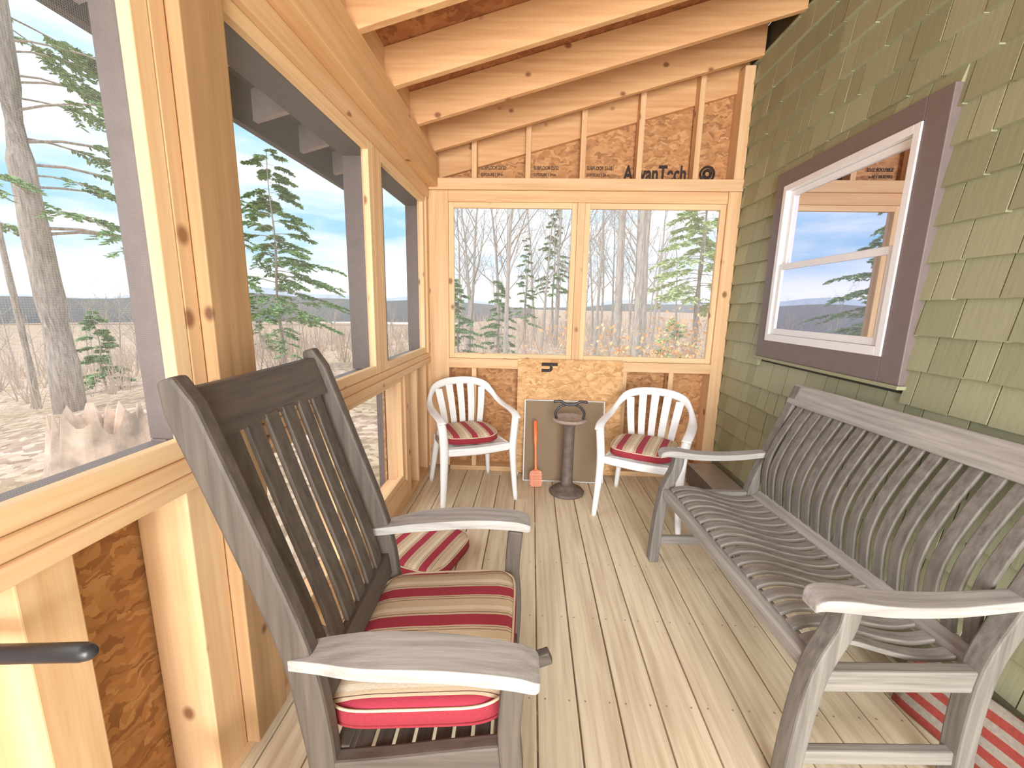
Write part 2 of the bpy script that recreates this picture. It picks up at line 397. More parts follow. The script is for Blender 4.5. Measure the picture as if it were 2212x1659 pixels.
def screen_window(n,axis,a0,a1,z0,z1,at,w=.045,t=.03,mats=None):
    e=empty('window_%d'%n,(0,0,0),**ST)
    def B(nm,p0,p1,q0,q1,mat,tt0=0,tt1=t,bev=.003):
        if axis=='Y': return box(nm,at+tt0,at+tt1,p0,p1,q0,q1,mat,e,bev)
        return box(nm,p0,p1,at+tt0,at+tt1,q0,q1,mat,e,bev)
    h='Y' if axis=='Y' else 'X'
    B('frame_stile',a0,a0+w,z0,z1,TR['Z']); B('frame_stile',a1-w,a1,z0,z1,TR['Z'])
    B('frame_rail',a0+w,a1-w,z0,z0+w,TR[h]); B('frame_rail',a0+w,a1-w,z1-w,z1,TR[h])
    if axis=='Y':
        cx,cy,cz=at-.003,(a0+a1)/2,(z0+z1)/2; hy,hz=(a1-a0)/2-.01,(z1-z0)/2-.01
        mk('insect_screen',[(0,-hy,-hz),(0,hy,-hz),(0,hy,hz),(0,-hy,hz)],[(0,1,2,3)],MESHY,e,loc=(cx,cy,cz))
    else:
        cx,cy,cz=(a0+a1)/2,at+t+.003,(z0+z1)/2; hx,hz=(a1-a0)/2-.01,(z1-z0)/2-.01
        mk('insect_screen',[(-hx,0,-hz),(hx,0,-hz),(hx,0,hz),(-hx,0,hz)],[(0,1,2,3)],MESHX,e,loc=(cx,cy,cz))
    return e
screen_window(1,'Y',-.92,.956,.981,2.129,-.845)
screen_window(2,'Y',1.146,2.194,.981,2.129,-.845)
screen_window(3,'Y',2.281,3.214,.981,2.129,-.845)
screen_window(4,'Y',1.146,1.711,.17,.904,-.865)
screen_window(5,'Y',1.799,2.651,.17,.904,-.865)
wlp('lower_rail',-.955,XL,1.141,2.65,.042,.168,W['Y'])

# end wall
wb=box('wall_back',-.96,XR,3.40,3.413,-.02,.9,OSB,bevel=0,**ST)
def wbp(n,x0,x1,y0,y1,z0,z1,mat,**k):
    o=box(n,x0,x1,y0,y1,z0,z1,mat,None,**k); o.parent=wb; o.matrix_parent_inverse=Matrix.Translation(-wb.location); return o
v=[(-.96,3.40,2.2),(XR,3.40,2.2),(XR,3.40,zb(XR)+.19),(-.96,3.40,zb(-.96)+.19)]
v=v+[(a,b+.013,c) for a,b,c in v]
g=mk('gable_sheathing',v,[(0,1,2,3),(7,6,5,4),(0,4,5,1),(1,5,6,2),(2,6,7,3),(3,7,4,0)],OSB,wb); g.matrix_parent_inverse=Matrix.Translation(-wb.location)
v,f=slab(-.8,XR,-.019,.019,-.12,.188); g=mk('gable_rafter',v,f,WR,wb,bevel=.003,loc=(0,3.38,0)); g.matrix_parent_inverse=Matrix.Translation(-wb.location)
wbp('top_plate',-.79,XR,3.25,3.4,2.19,2.27,W['X'])
wbp('rail',-.649,1.389,D,3.4,2.11,2.189,W['X'])
wbp('stud',-.8,-.65,D+.001,3.4,.04,2.189,W['Z'])
wbp('stud',-.87,-.80,D+.02,3.4,.04,2.5,W['Z'])
wbp('stud',.315,.37,D,3.4,.941,2.109,W['Z'])
wbp('stud',1.39,XR,3.26,3.4,.04,2.189,W['Z'])
wbp('stud',1.41,XR,3.262,3.4,2.271,3.0,W['Z'])
wbp('sill_plate',-.649,1.389,3.255,3.4,.865,.94,W['X'])
wbp('bottom_plate',-.649,1.389,D,3.4,.001,.04,W['X'])
for x in (-.47,-.08,.32,.72,1.08): wbp('stud',x,x+.038,D+.002,3.36,.041,.864,W['Z'])
for x in (-.455,-.06,.335,.74,1.143):
    xc=x
    v=[(xc-.019,3.275,2.271),(xc+.019,3.275,2.271),(xc+.019,3.36,2.271),(xc-.019,3.36,2.271)]
    v+=[(a,b,zb(a)+.06) for a,b,c in v]
    v=[(a-xc,b,c) for a,b,c in v]
    g=mk('gable_stud',v,bx(0,1,0,1,0,1)[1],W['Z'],wb,bevel=.002,loc=(xc,0,0)); g.matrix_parent_inverse=Matrix.Translation(-wb.location)
wbp('patch_panel',-.1,.72,3.238,3.25,.012,.95,OSBL,bevel=0,label='lighter strand board patch panel')
screen_window(6,'X',-.649,.314,.941,2.109,3.28,w=.04)
screen_window(7,'X',.371,1.389,.941,2.109,3.28,w=.04)
def text(s,size,loc,rot,parent,name='printed_lettering',ext=.0006,mat=INK,sx=1.,bold=.012):
    c=bpy.data.curves.new('t','FONT'); c.body=s; c.size=size; c.extrude=ext; c.offset=size*bold
    o=bpy.data.objects.new('t',c); COL.objects.link(o); bpy.context.view_layer.update()
    me=bpy.data.meshes.new_from_object(o.evaluated_get(bpy.context.evaluated_depsgraph_get()))
    bpy.data.objects.remove(o)
    me.materials.clear(); me.materials.append(mat)
    ob=bpy.data.objects.new(name,me); COL.objects.link(ob); ob.location=loc; ob.rotation_euler=rot; ob.parent=parent; ob.scale=(sx,1,1)
    if parent: ob.matrix_parent_inverse=Matrix.Translation(-parent.location)
    return ob
R90=math.pi/2
text('AdvanTech',.15,(.655,3.397,2.298),(R90,0,0),wb,sx=.68,bold=.03)
for x in (-.42,-.02,.38): text('SUBFLOOR 23/32',.036,(x,3.397,2.37),(R90,0,0),wb,sx=.7,bold=.02); text('EXPOSURE 1 24 oc',.03,(x,3.397,2.325),(R90,0,0),wb,sx=.7,bold=.02)
v,f=join([tube([(1.27+.05*math.cos(a),3.396,2.345+.05*math.sin(a)) for a in [i*math.pi/12 for i in range(24)]],.009,6,closed=True),
          tube([(1.27+.026*math.cos(a),3.396,2.345+.026*math.sin(a)) for a in [i*math.pi/12 for i in range(24)]],.012,6,closed=True)])
g=mk('printed_emblem',v,f,INK,wb); g.matrix_parent_inverse=Matrix.Translation(-wb.location)
text('h',.17,(.09,3.2365,.93),(R90,R90,0),wb,bold=.03)

# right wall: shingles
wr=box('wall_right',XR+.02,XR+.1,YB,D+.14,-.02,3.2,plain('wall_sheathing_paint',srgb(48,50,36),.8),bevel=0,**ST)
WY0,WY1,WZ0,WZ1=1.695,2.77,1.07,2.155
L=[];rnd=random.Random(3)
z=.2;ex=.134
while z<3.02:
    y=YB-rnd.random()*.1
    while y<D+.13:
        w=rnd.choice([.08,.10,.13,.15,.17,.19])
        y1=min(y+w,D+.13)
        ztop=min(z+ex+.03,3.05); zz=z+rnd.uniform(-.003,.003)
        g_=.0026
        segs=[(y+g_,y1-g_,zz)]
        if y1>WY0 and y<WY1 and z<WZ1 and z+ex>WZ0+.002:
            segs=[]
            if y<WY0: segs.append((y+g_,WY0,zz))
            if y1>WY1: segs.append((WY1,y1-g_,zz))
            if z+ex>WZ1: segs.append((max(y+g_,WY0),min(y1-g_,WY1),WZ1-.004))
        for a,b,z0_ in segs:
            if b-a<.006: continue
            t=XR+.022; xb=XR-.006-rnd.uniform(0,.003); xt=XR+.016
            v=[(xb,a,z0_),(t,a,z0_),(t,b,z0_),(xb,b,z0_),(xt,a,ztop),(t+.001,a,ztop),(t+.001,b,ztop),(xt,b,ztop)]
            L.append((v,bx(0,1,0,1,0,1)[1]))
        y+=w
    z+=ex
v,f=join(L); g=mk('shingle_siding',v,f,SHING,wr,label='sage green painted cedar shingles'); g.matrix_parent_inverse=Matrix.Translation(-wr.location)
g=box('skirt_board',XR-.004,XR+.02,YB,D,0,.2,plain('dark_green_paint',srgb(110,108,80),.7),None); g.parent=wr; g.matrix_parent_inverse=Matrix.Translation(-wr.location)
w8=empty('window_8',(0,0,0),**ST)
cw=.105
X0,X1=XR-.024,XR+.03
box('casing',X0,X1,WY0,WY0+cw,WZ0,WZ1,PURP,w8,label='mauve-gray painted casing'); box('casing',X0,X1,WY1-cw+.015,WY1,WZ0,WZ1,PURP,w8)
box('casing',X0,X1,WY0+cw,WY1-cw+.015,WZ1-cw+.02,WZ1,PURP,w8); box('casing',X0,X1,WY0+cw,WY1-cw+.015,WZ0,WZ0+cw,PURP,w8)
box('drip_sill',X0-.01,X1,WY0-.01,WY1+.01,WZ0-.016,WZ0,SHING,w8,label='sage green drip sill')
fy0,fy1,fz0,fz1=WY0+cw,WY1-cw+.015,WZ0+cw,WZ1-cw+.02
def ring(nm,y0,y1,z0,z1,w,x0,x1,mat,wb_=None):
    wb_=wb_ or w
    v,f=join([bx(x0,x1,y0,y0+w,z0,z1),bx(x0,x1,y1-w,y1,z0,z1),bx(x0,x1,y0+w,y1-w,z0,z0+wb_),bx(x0,x1,y0+w,y1-w,z1-w,z1)])
    return mk(nm,v,f,mat,w8,bevel=.002)
ring('window_frame',fy0,fy1,fz0,fz1,.032,X0-.006,X1,WHITE,.04)
zm=1.61
ring('upper_sash',fy0+.033,fy1-.033,zm-.012,fz1-.033,.032,X0+.024,X0+.044,WHITE)
ring('lower_sash',fy0+.033,fy1-.033,fz0+.041,zm+.016,.034,X0+.006,X0+.023,WHITE)
box('glass_pane',X0+.034,X0+.037,fy0+.06,fy1-.06,zm,fz1-.06,GLASS,w8,0)
box('glass_pane',X0+.014,X0+.017,fy0+.06,fy1-.06,fz0+.07,zm-.01,GLASS,w8,0)

# ------------------------------------------------------------ bench
bench=empty('bench',(.77,1.56,0),math.radians(3.1),label='weathered gray slatted wooden garden bench with curved seat and arms',category='bench')
H=.58
fl=smoothp([(-.045,0),(-.035,.2),(-.012,.4),(.035,.53),(.045,.597)])
bl=smoothp([(.45,0),(.435,.2),(.445,.42),(.505,.6),(.58,.8),(.64,.975)])
for s in (-1,1):
    y0,y1=(s*H-.0275*(1+s),s*H+.0275*(1-s))
    v,f=strip(fl,.05,y0,y1); mk('leg',v,f,BENCHZ,bench,bevel=.006)
    v,f=strip(bl,.05,y0,y1); mk('back_post',v,f,BENCHZ,bench,bevel=.006)
    v,f=bx(-.0,.44,y0+.01,y1-.01,.345,.41); mk('side_rail',v,f,BENCH,bench,bevel=.005)
    v,f=bx(-.02,.44,y0+.014,y1-.014,.1,.145); mk('stretcher',v,f,BENCH,bench,bevel=.005)
    yc=(y0+y1)/2
    st=smoothp([(-.055,yc,.026,.602,.011),(-.035,yc,.036,.618,.015),(.03,yc,.04,.618,.017),(.15,yc,.036,.603,.016),(.32,yc,.032,.603,.015),(.51,yc,.026,.622,.014)])
    v,f=loft(st); mk('armrest',v,f,ROCKA,bench,bevel=.006)
v,f=bx(-.03,.025,-H+.055,H-.055,.375,.425); mk('front_rail',v,f,BENCHY,bench,bevel=.008)
v,f=strip([(.435,.375),(.49,.418)],.03,-H+.055,H-.055); mk('rear_rail',v,f,BENCHY,bench,bevel=.004)
v,f=strip([(.60,.885),(.638,.985)],.034,-H+.0,H-.0); mk('top_rail',v,f,BENCHY,bench,bevel=.006)
sp=smoothp([(.0,.43),(.05,.446),(.12,.443),(.20,.42),(.28,.398),(.36,.388),(.43,.397)],5)
bp_=smoothp([(.482,.425),(.474,.49),(.472,.57),(.492,.66),(.54,.77),(.607,.89)],5)
ns=17; pit=(2*H-.12)/ns
SL=[];BL=[]
for i in range(ns):
    y=-H+.06+pit*(i+.5)
    SL.append(strip(sp,.015,y-.0190,y+.0190)); BL.append(strip(bp_,.013,y-.0200,y+.0200))
v,f=join(SL); mk('seat',v,f,BENCH,bench,bevel=.003)
v,f=join(BL); mk('backrest',v,f,BENCHZ,bench,bevel=.003)

# ------------------------------------------------------------ rocking chair
rock=empty('rocking_chair',(-.25,1.03,0),math.radians(2),label='dark weathered wooden rocking chair with slatted back and curved arms',category='rocking chair')
pp=smoothp([(-.205,.05),(-.20,.3),(-.212,.45),(-.243,.63),(-.325,.88),(-.44,1.205)])
th=[.055+.012*min(1,i/8) for i in range(len(pp))]; th[-1]=.035
for s in (-1,1):
    y0,y1=sorted((s*.247,s*.288))
    v,f=strip(pp,th,y0,y1); mk('back_post',v,f,ROCKZ,rock,bevel=.008)
    y0,y1=sorted((s*.255,s*.30))
    v,f=strip(smoothp([(.215,.07),(.225,.3),(.215,.45),(.225,.60)]),.05,y0,y1); mk('leg',v,f,ROCKZ,rock,bevel=.007)
    y0,y1=sorted((s*.25,s*.285))
    v,f=strip(smoothp([(-.20,.30),(-.05,.32),(.1,.345),(.2,.36)]),.075,y0,y1); mk('side_rail',v,f,ROCKX,rock,bevel=.006)
    rp=[(x,.028+x*x/1.6) for x in [-.56+.04*i for i in range(24)]]
    v,f=strip(rp,.05,s*.272-.018,s*.272+.018); mk('rocker_runner',v,f,ROCKX,rock,bevel=.006)
    st=smoothp([(-.262,s*.264,.022,.592,.013),(-.19,s*.27,.036,.607,.014),(-.08,s*.283,.05,.622,.015),(.08,s*.292,.049,.630,.015),(.21,s*.298,.045,.622,.016),(.262,s*.3,.043,.612,.014),(.275,s*.3,.036,.609,.009)])
    v,f=loft(st); mk('armrest',v,f,ROCKA,rock,bevel=.007,label='silver-gray weathered flat armrest')
def bpx(z):
    for (a,b),(c,d) in zip(pp,pp[1:]):
        if b<=z<=d: return a+(c-a)*(z-b)/(d-b)
    return pp[-1][0]
V=[];F=[]
for i in range(13):
    y=-.247+.494*i/12; cv=.014*(1-(y/.247)**2)
    for xo,zz in ((.014,1.07),(-.014,1.07),(-.014,1.175),(.014,1.175)):
        V.append((bpx(zz)+xo-cv,y,zz+(.006*(y/.247)**2 if zz>1.1 else 0)))
for i in range(12):
    o=4*i
    for k in range(4): F.append((o+k,o+(k+1)%4,o+4+(k+1)%4,o+4+k))
F+= [(3,2,1,0),(48,49,50,51)]
mk('top_rail',V,F,ROCKY,rock,bevel=.005)
v,f=strip([(bpx(.44),.44),(bpx(.515),.515)],.028,-.247,.247); mk('lower_rail',v,f,ROCKY,rock,bevel=.004)
SL=[]
for i in range(6):
    y=(i-2.5)*.076
    SL.append(strip([(bpx(.5+.58*t)*.6+.4*(bpx(.5)+(bpx(1.08)-bpx(.5))*t)-.006*math.sin(t*math.pi)-.003,.5+.58*t) for t in [k/10 for k in range(11)]],.013,y-.0255,y+.0255))
v,f=join(SL); mk('backrest',v,f,ROCKZ,rock,bevel=.003)
SL=[]
for i in range(9):
    t=i/8; x=-.17+.37*t; z=.338+.045*t-.02*math.sin(t*math.pi)
    SL.append(bx(x-.018,x+.018,-.25,.25,z-.007,z+.007))
v,f=join(SL); mk('seat',v,f,ROCKY,rock,bevel=.003)
v,f=bx(.19,.22,-.255,.255,.325,.392); mk('front_rail',v,f,ROCKY,rock,bevel=.004)
v,f=bx(.212,.238,-.255,.255,.17,.21); mk('stretcher',v,f,ROCKY,rock,bevel=.004)
v,f=bx(-.215,-.19,-.247,.247,.2,.24); mk('stretcher',v,f,ROCKY,rock,bevel=.004)

# ------------------------------------------------------------ cushions
def cushion(w,d,h,loc,rot,label,n=4.2,puff=1.,skew=0.):
    seg=72;V=[];F=[];mi=[]
    def se(a,sx,sy):
        c,s=math.cos(a),math.sin(a)
        return (sx*math.copysign(abs(c)**(2/n),c),sy*math.copysign(abs(s)**(2/n),s))
    rings=[(.0,.0),(.6,.0),(.94,.002),(.985,.010),(1.0,.016),(1.008,h*.5),(1.0,h-.014),(.985,h-.006),(.93,h+.003*puff),(.78,h+.010*puff),(.5,h+.014*puff),(.25,h+.015*puff),(0.02,h+.014*puff)]
    for r,z in rings:
        for k in range(seg):
            a=2*math.pi*k/seg; x,y=se(a,w/2*r,d/2*r)
            wob=.003*math.sin(5*a+z*40)*(r>.9)
            V.append((x+skew*y,y,z+wob*(z>0)))
    for i in range(len(rings)-1):
        for k in range(seg):
            F.append((i*seg+k,i*seg+(k+1)%seg,(i+1)*seg+(k+1)%seg,(i+1)*seg+k)); mi.append(1 if 3<=i<=6 else 0)
    F.append(tuple(range((len(rings)-1)*seg,len(rings)*seg))); mi.append(0)
    e=empty('seat_cushion',loc,0,label=label,category='cushion')
    e.rotation_euler=rot
    o=mk('cover',V,F,[STR,REDF],e,smooth=True)
    for p,m in zip(o.data.polygons,mi): p.material_index=m
    for zz,rr in ((h-.006,1.0),(.012,1.0)):
        path=[]
        for k in range(seg):
            x,y=se(2*math.pi*k/seg,w/2*rr,d/2*rr); path.append((x+skew*y,y,zz+.002*math.sin(10*math.pi*k/seg)))
        v,f=tube(path,.0035,6,closed=True); mk('piping',v,f,PIPE if zz>.02 else REDF,e,smooth=True,label='cord piping')
    return e
cushion(.44,.50,.062,(-.245,1.04,.385),(0,math.radians(-4),math.radians(2)),'red and beige striped seat cushion resting on the rocking chair',n=7,skew=.03)
cushion(.42,.42,.07,(-.56,2.05,.001),(0,0,math.radians(72)),'red and beige striped cushion lying on the deck boards',n=5)

# ------------------------------------------------------------ plastic chairs
def plastic_chair(loc,rz,label,zs=1.):
    e=empty('plastic_chair',loc,rz,label=label,category='chair',group='white plastic porch chairs')
    e.scale=(1,1,zs)
    V=[];F=[];nx,ny=14,12
    for t_ in (0,1):
        for j in range(ny+1):
            for i in range(nx+1):
                u=i/nx*2-1; q=j/ny
                hw=.235-.035*q
                x=u*hw; y=-.235+.43*q-(.02*(1-u*u) if q==0 else 0)
                z=.425-.02*q-.018*(1-u*u)*math.sin(q*math.pi)-(.022 if q==0 else 0)-(.014*abs(u)**6)
                V.append((x,y,z-t_*.012))
    M=(nx+1)*(ny+1)
    for j in range(ny):
        for i in range(nx):
            a=j*(nx+1)+i; F.append((a,a+1,a+nx+2,a+nx+1)); F.append((a+M,a+nx+1+M,a+nx+2+M,a+1+M))
    bd=[i for i in range(nx+1)]+[(j*(nx+1)+nx) for j in range(1,ny+1)]+[ny*(nx+1)+i for i in range(nx-1,-1,-1)]+[j*(nx+1) for j in range(ny-1,0,-1)]
    for a,b in zip(bd,bd[1:]+bd[:1]): F.append((a,a+M,b+M,b))
    mk('seat',V,F,PLAST,e,smooth=False,bevel=.003)
    L=[]
    L.append(tube(smoothp([(-.228,-.222,.392),(0,-.247,.392),(.228,-.222,.392)],6),.026,8,flat=(.3,1.1)))
    for s in (-1,1): L.append(tube([(s*.225,-.22,.39),(s*.21,.19,.38)],.024,8,flat=(.3,1.1)))
    v,f=join(L); mk('apron',v,f,PLAST,e,smooth=True)
    for s in (-1,1):
        pts=[(s*.262,-.262,0),(s*.25,-.245,.2),(s*.243,-.235,.38),(s*.25,-.24,.52),(s*.262,-.232,.612)]
        v,f=tube(smoothp(pts,4),[.019+.012*min(1,i/8) for i in range(17)],8,flat=(.85,1.0),up=Vector((s*.6,1,0))); mk('leg',v,f,PLAST,e,smooth=True)
        pts=[(s*.235,.262,0),(s*.215,.225,.2),(s*.195,.19,.4)]
        v,f=tube(smoothp(pts,4),[.018+.012*i/8 for i in range(9)],8,flat=(.85,1.0),up=Vector((s*.6,1,0))); mk('leg',v,f,PLAST,e,smooth=True)
    half=[(.258,-.262,.606),(.267,-.2,.628),(.272,-.08,.636),(.27,.05,.64),(.260,.15,.662),(.238,.215,.705),(.192,.258,.757),(.11,.28,.785)]
    path=[(-a,b,c) for a,b,c in half]+[(0,.287,.793)]+half[::-1]
    path=smoothp(path,4)
    V=[];F=[];n=len(path)
    for i,p in enumerate(path):
        t=(Vector(path[min(i+1,n-1)])-Vector(path[max(i-1,0)])).normalized()
        q=abs(i/(n-1)*2-1)
        flatness=min(1,max(0,(q-.3)/.35))
        side=t.cross(Vector((0,0,1))).normalized(); up=side.cross(t).normalized()
        a=.012+.017*flatness; b=.03-.020*flatness
        for k in range(10):
            an=2*math.pi*k/10
            V.append(Vector(p)+side*math.cos(an)*a+up*math.sin(an)*b)
    for i in range(n-1):
        for k in range(10): F.append((i*10+k,i*10+(k+1)%10,(i+1)*10+(k+1)%10,(i+1)*10+k))
    F.append(tuple(range(9,-1,-1)));F.append(tuple(range((n-1)*10,n*10)))
    mk('armrest',V,F,PLAST,e,smooth=True)
    L=[]
    for i in range(5):
        u=(i-2)/2
        xb=u*.125; xt=u*.17; ztop=.775-.036*u*u
        w0,w1=.021,.0265
        pr=[]
        for kk in range(8):
            t=kk/7; x=xb+(xt-xb)*t; z=.405+(ztop-.405)*t; y=.185+.09*t-.018*math.sin(t*math.pi)-.02*u*u*(t)
            w=w0+(w1-w0)*t
            pr.append((x,y,z,w))
        V=[];F=[]
        for x,y,z,w in pr: V+=[(x-w,y-.004,z),(x+w,y-.004,z),(x+w,y+.004,z),(x-w,y+.004,z)]
        for q in range(7):
            o=4*q
            for k in range(4): F.append((o+k,o+(k+1)%4,o+4+(k+1)%4,o+4+k))
        F+=[(3,2,1,0),(28,29,30,31)]
        L.append((V,F))
    L.append(tube(smoothp([(-.2,.185,.41),(0,.2,.405),(.2,.185,.41)],5),.02,8,flat=(.5,1)))
    v,f=join(L); mk('backrest',v,f,PLAST,e)
    return e
plastic_chair((-.43,2.90,0),math.radians(25),'white molded plastic armchair with slatted back beside the screened side wall',.985)
plastic_chair((.79,2.72,0),math.radians(-24),'white molded plastic armchair with slatted back near the shingled wall',.97)
cushion(.40,.39,.055,(-.44,2.865,.424),(0,0,math.radians(25+90)),'red and beige striped round-cornered cushion on a white plastic chair',n=3.)
cushion(.41,.40,.055,(.765,2.68,.418),(0,0,math.radians(-24+90)),'red and beige striped square cushion on a white plastic chair',n=3.6)

# ------------------------------------------------------------ pedestal stand
ps=empty('pedestal_stand',(.291,2.92,0),label='brown metal pedestal ashtray stand with round base and black handle',category='stand')
v,f=lathe([(.128,0),(.13,.012),(.12,.024),(.085,.032),(.06,.05),(.05,.062)]); mk('base',v,f,IRON,ps,smooth=True)
v,f=lathe([(.05,.06),(.042,.09),(.04,.3),(.04,.5),(.05,.53),(.06,.54)]); mk('column',v,f,IRON,ps,smooth=True)
v,f=lathe([(.05,.54),(.11,.545),(.128,.556),(.13,.572),(.122,.576),(.115,.566),(.05,.562)]); mk('tray',v,f,plain('stone_tray',srgb(150,130,118),.6,noise=.25,scale=40),ps,smooth=True)
L=[tube(smoothp([(-.095,0,.565),(-.102,0,.61),(-.065,0,.655),(0,0,.672),(.065,0,.655),(.102,0,.61),(.095,0,.565)],4),.009,8,up=Vector((0,1,0)))]
L.append(tube(smoothp([(-.12,-.01,.688),(-.07,-.01,.694),(-.03,-.01,.672),(.03,-.01,.672),(.07,-.01,.694),(.12,-.01,.688)],4),.010,8))
v,f=join(L); mk('handle',v,f,BLACK,ps,smooth=True,label='black wrought iron handle')

lp=empty('window_screen_panel',(.275,3.10,.002),label='spare window screen with white metal frame leaning on strand board',category='window screen')
lp.rotation_euler=(math.radians(-11),0,0)
v,f=join([bx(-.315,-.305,-.008,.008,0,.64),bx(.305,.315,-.008,.008,0,.64),bx(-.305,.305,-.008,.008,0,.008),bx(-.305,.305,-.008,.008,.632,.64)]); mk('frame',v,f,plain('aluminum_frame',srgb(205,205,205),.4),lp,bevel=.002)
v,f=bx(-.305,.305,-.001,.001,.008,.632); mk('mesh_panel',v,f,DMESH,lp)
fs=empty('fly_swatter',(.065,2.985,.004),label='orange plastic fly swatter standing against the spare screen',category='fly swatter')
fs.rotation_euler=(math.radians(-13),math.radians(-2),0)
L=[]
for i in range(9):
    xx=-.043+.01*i; hh=.128-(.03*(abs(xx)/.05)**3)
    L.append(bx(xx-.0028,xx+.0028,-.0015,.0015,(.02*(abs(xx)/.05)**3),hh))
for i in range(11):
    zz=.006+.011*i; ww=.048-.012*(abs(zz-.064)/.064)**4
    L.append(bx(-ww,ww,-.002,.002,zz-.0028,zz+.0028))
v,f=join(L); mk('paddle',v,f,ORANGE,fs)
v,f=tube([(0,0,.12),(0,0,.14),(0,0,.3),(0,0,.36),(0,0,.50)],[.016,.010,.009,.014,.015],8,flat=(1,.5),up=Vector((0,1,0))); mk('handle',v,f,ORANGE,fs,smooth=True)

tb=empty('storage_tray',(1.365,2.86,.001),label='low gray metal tray with pale lid by the shingled wall',category='tray')
v,f=join([bx(-.1,-.088,-.33,.33,0,.15),bx(.088,.1,-.33,.33,0,.15),bx(-.088,.088,-.33,-.318,0,.15),bx(-.088,.088,.318,.33,0,.15),bx(-.088,.088,-.318,.318,0,.01)]); mk('body',v,f,plain('gray_metal',srgb(96,92,88),.4),tb,bevel=.002)
v,f=bx(-.102,.102,-.335,.335,.151,.16); mk('lid',v,f,plain('gray_lid',srgb(172,168,160),.3),tb,bevel=.002)

V=[];F=[];nu,nv=14,8
for j in range(nv+1):
    for i in range(nu+1):
        u=i/nu-.5; q=j/nv
        V.append((u*.42,q*.22,.003*math.sin(u*14+q*3)))
for j in range(nv):
    for i in range(nu):
        a=j*(nu+1)+i;F.append((a,a+1,a+nu+2,a+nu+1))
rug=mk('striped_rug',V,F,RUG,None,smooth=True,label='red and white striped woven rug propped behind the bench',category='rug')
sm=rug.modifiers.new('s','SOLIDIFY'); sm.thickness=.01
ex_=Vector((.07,-.36,0)).normalized(); ey_=Vector((.09,.02,.34)).normalized(); ey_=(ey_-ex_*ey_.dot(ex_)).normalized(); ez_=ex_.cross(ey_)
M=Matrix((ex_,ey_,ez_)).transposed().to_4x4(); M.translation=Vector((1.35,1.11,.008)); rug.matrix_world=M

rd=empty('black_rod',(-.955,.5,.812),label='black rounded metal rod projecting from the wall framing',category='rod')
v,f=tube([(0,0,0),(.2,0,.016),(.31,0,.026),(.322,0,.027),(.328,0,.0275)],[.0135,.0135,.0135,.011,.006],16); mk('shaft',v,f,BLACK,rd,smooth=True)

# ------------------------------------------------------------ outdoors
def gz(x,y):
    d=max(0,-x-7); e=max(0,y-10)
    return -.75-min(9,.11*d)+.25*math.sin(x*.35+1)*math.cos(y*.3)*min(1,(abs(x)+abs(y))/12)-(.02*e if x<0 else 0)
V=[];F=[]
A=[-400,-250,-160,-110,-80,-60]+[-50+1.25*i for i in range(65)]+[35,45,60,90,150]
B=[-150,-80,-50,-35]+[-25+1.5*i for i in range(60)]+[75,95,130,180,260,400]
for y in B:
    for x in A: V.append((x,y,gz(x,y)))
for j in range(len(B)-1):
    for i in range(len(A)-1):
        a=j*len(A)+i;F.append((a,a+1,a+len(A)+1,a+len(A)))
mk('ground',V,F,GROUND,smooth=True,kind='structure')
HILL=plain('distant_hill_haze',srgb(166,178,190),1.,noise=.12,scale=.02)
V=[];F=[];n=120
for i in range(n+1):
    a=math.radians(50+220*i/n); R=380
    h=6.5+3.5*math.sin(i*.21)+2.4*math.sin(i*.47+1)+.8*math.sin(i*1.3)
    x,y=R*math.cos(a),R*math.sin(a)
    V+=[(x,y,-14),(x*.97,y*.97,h*.6),(x,y,h)]
for i in range(n):
    o=3*i;F+=[(o,o+3,o+4,o+1),(o+1,o+4,o+5,o+2)]
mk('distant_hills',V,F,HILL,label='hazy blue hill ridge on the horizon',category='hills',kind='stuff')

def branch(V,F,p,d,l,r,lev,rn,maxlev,seg=5):
    n=3 if lev else 7
    pts=[Vector(p)];dd=Vector(d).normalized()
    for i in range(n):
        dd=(dd+Vector((rn.uniform(-1,1),rn.uniform(-1,1),rn.uniform(-.5,.8)))*(.05 if lev==0 else .16)).normalized()
        pts.append(pts[-1]+dd*l/n)
    rad=[max(.006,r*(1-.8*i/n)) for i in range(n+1)]
    v,f=tube(pts,rad,seg if lev==0 else 3)
    o=len(V);V+=v;F+=[tuple(i+o for i in q) for q in f]
    if lev<maxlev:
        nb={0:11,1:6,2:4}[lev]
        for k in range(nb):
            t=(.35 if lev==0 else .2)+(.63 if lev==0 else .75)*(k+rn.random())/nb
            i=min(n-1,int(t*n));q=pts[i].lerp(pts[i+1],t*n-i)
            axis_=(pts[i+1]-pts[i]).normalized()
            az=rn.uniform(0,2*math.pi)
            s=axis_.cross(Vector((math.cos(az),math.sin(az),.3))).normalized()
            nd=(axis_*rn.uniform(.7,1.1)+s*rn.uniform(.5,.9)).normalized()
            branch(V,F,q,nd,l*rn.uniform(.3,.45)*(1.1-.5*t),rad[i]*.5,lev+1,rn,maxlev)
protos=[]
for s in range(5):
    rn=random.Random(40+s);V=[];F=[]
    branch(V,F,(0,0,-.3),(0,0,1),10,.12,0,rn,3)
    me=bpy.data.meshes.new('bare_tree');me.from_pydata([tuple(v) for v in V],[],F);me.materials.append(BARKF if s%2 else BARKG);me.update();protos.append(me)
rn=random.Random(5)
def bare(x,y,sc,k):
    o=bpy.data.objects.new('bare_tree',protos[k%5]);COL.objects.link(o);o.location=(x,y,gz(x,y));o.scale=(sc,)*3;o.rotation_euler=(0,0,rn.uniform(0,6.28))
    o['label']='leafless gray hardwood tree standing in the woods';o['category']='tree';o['group']='bare woodland trees'
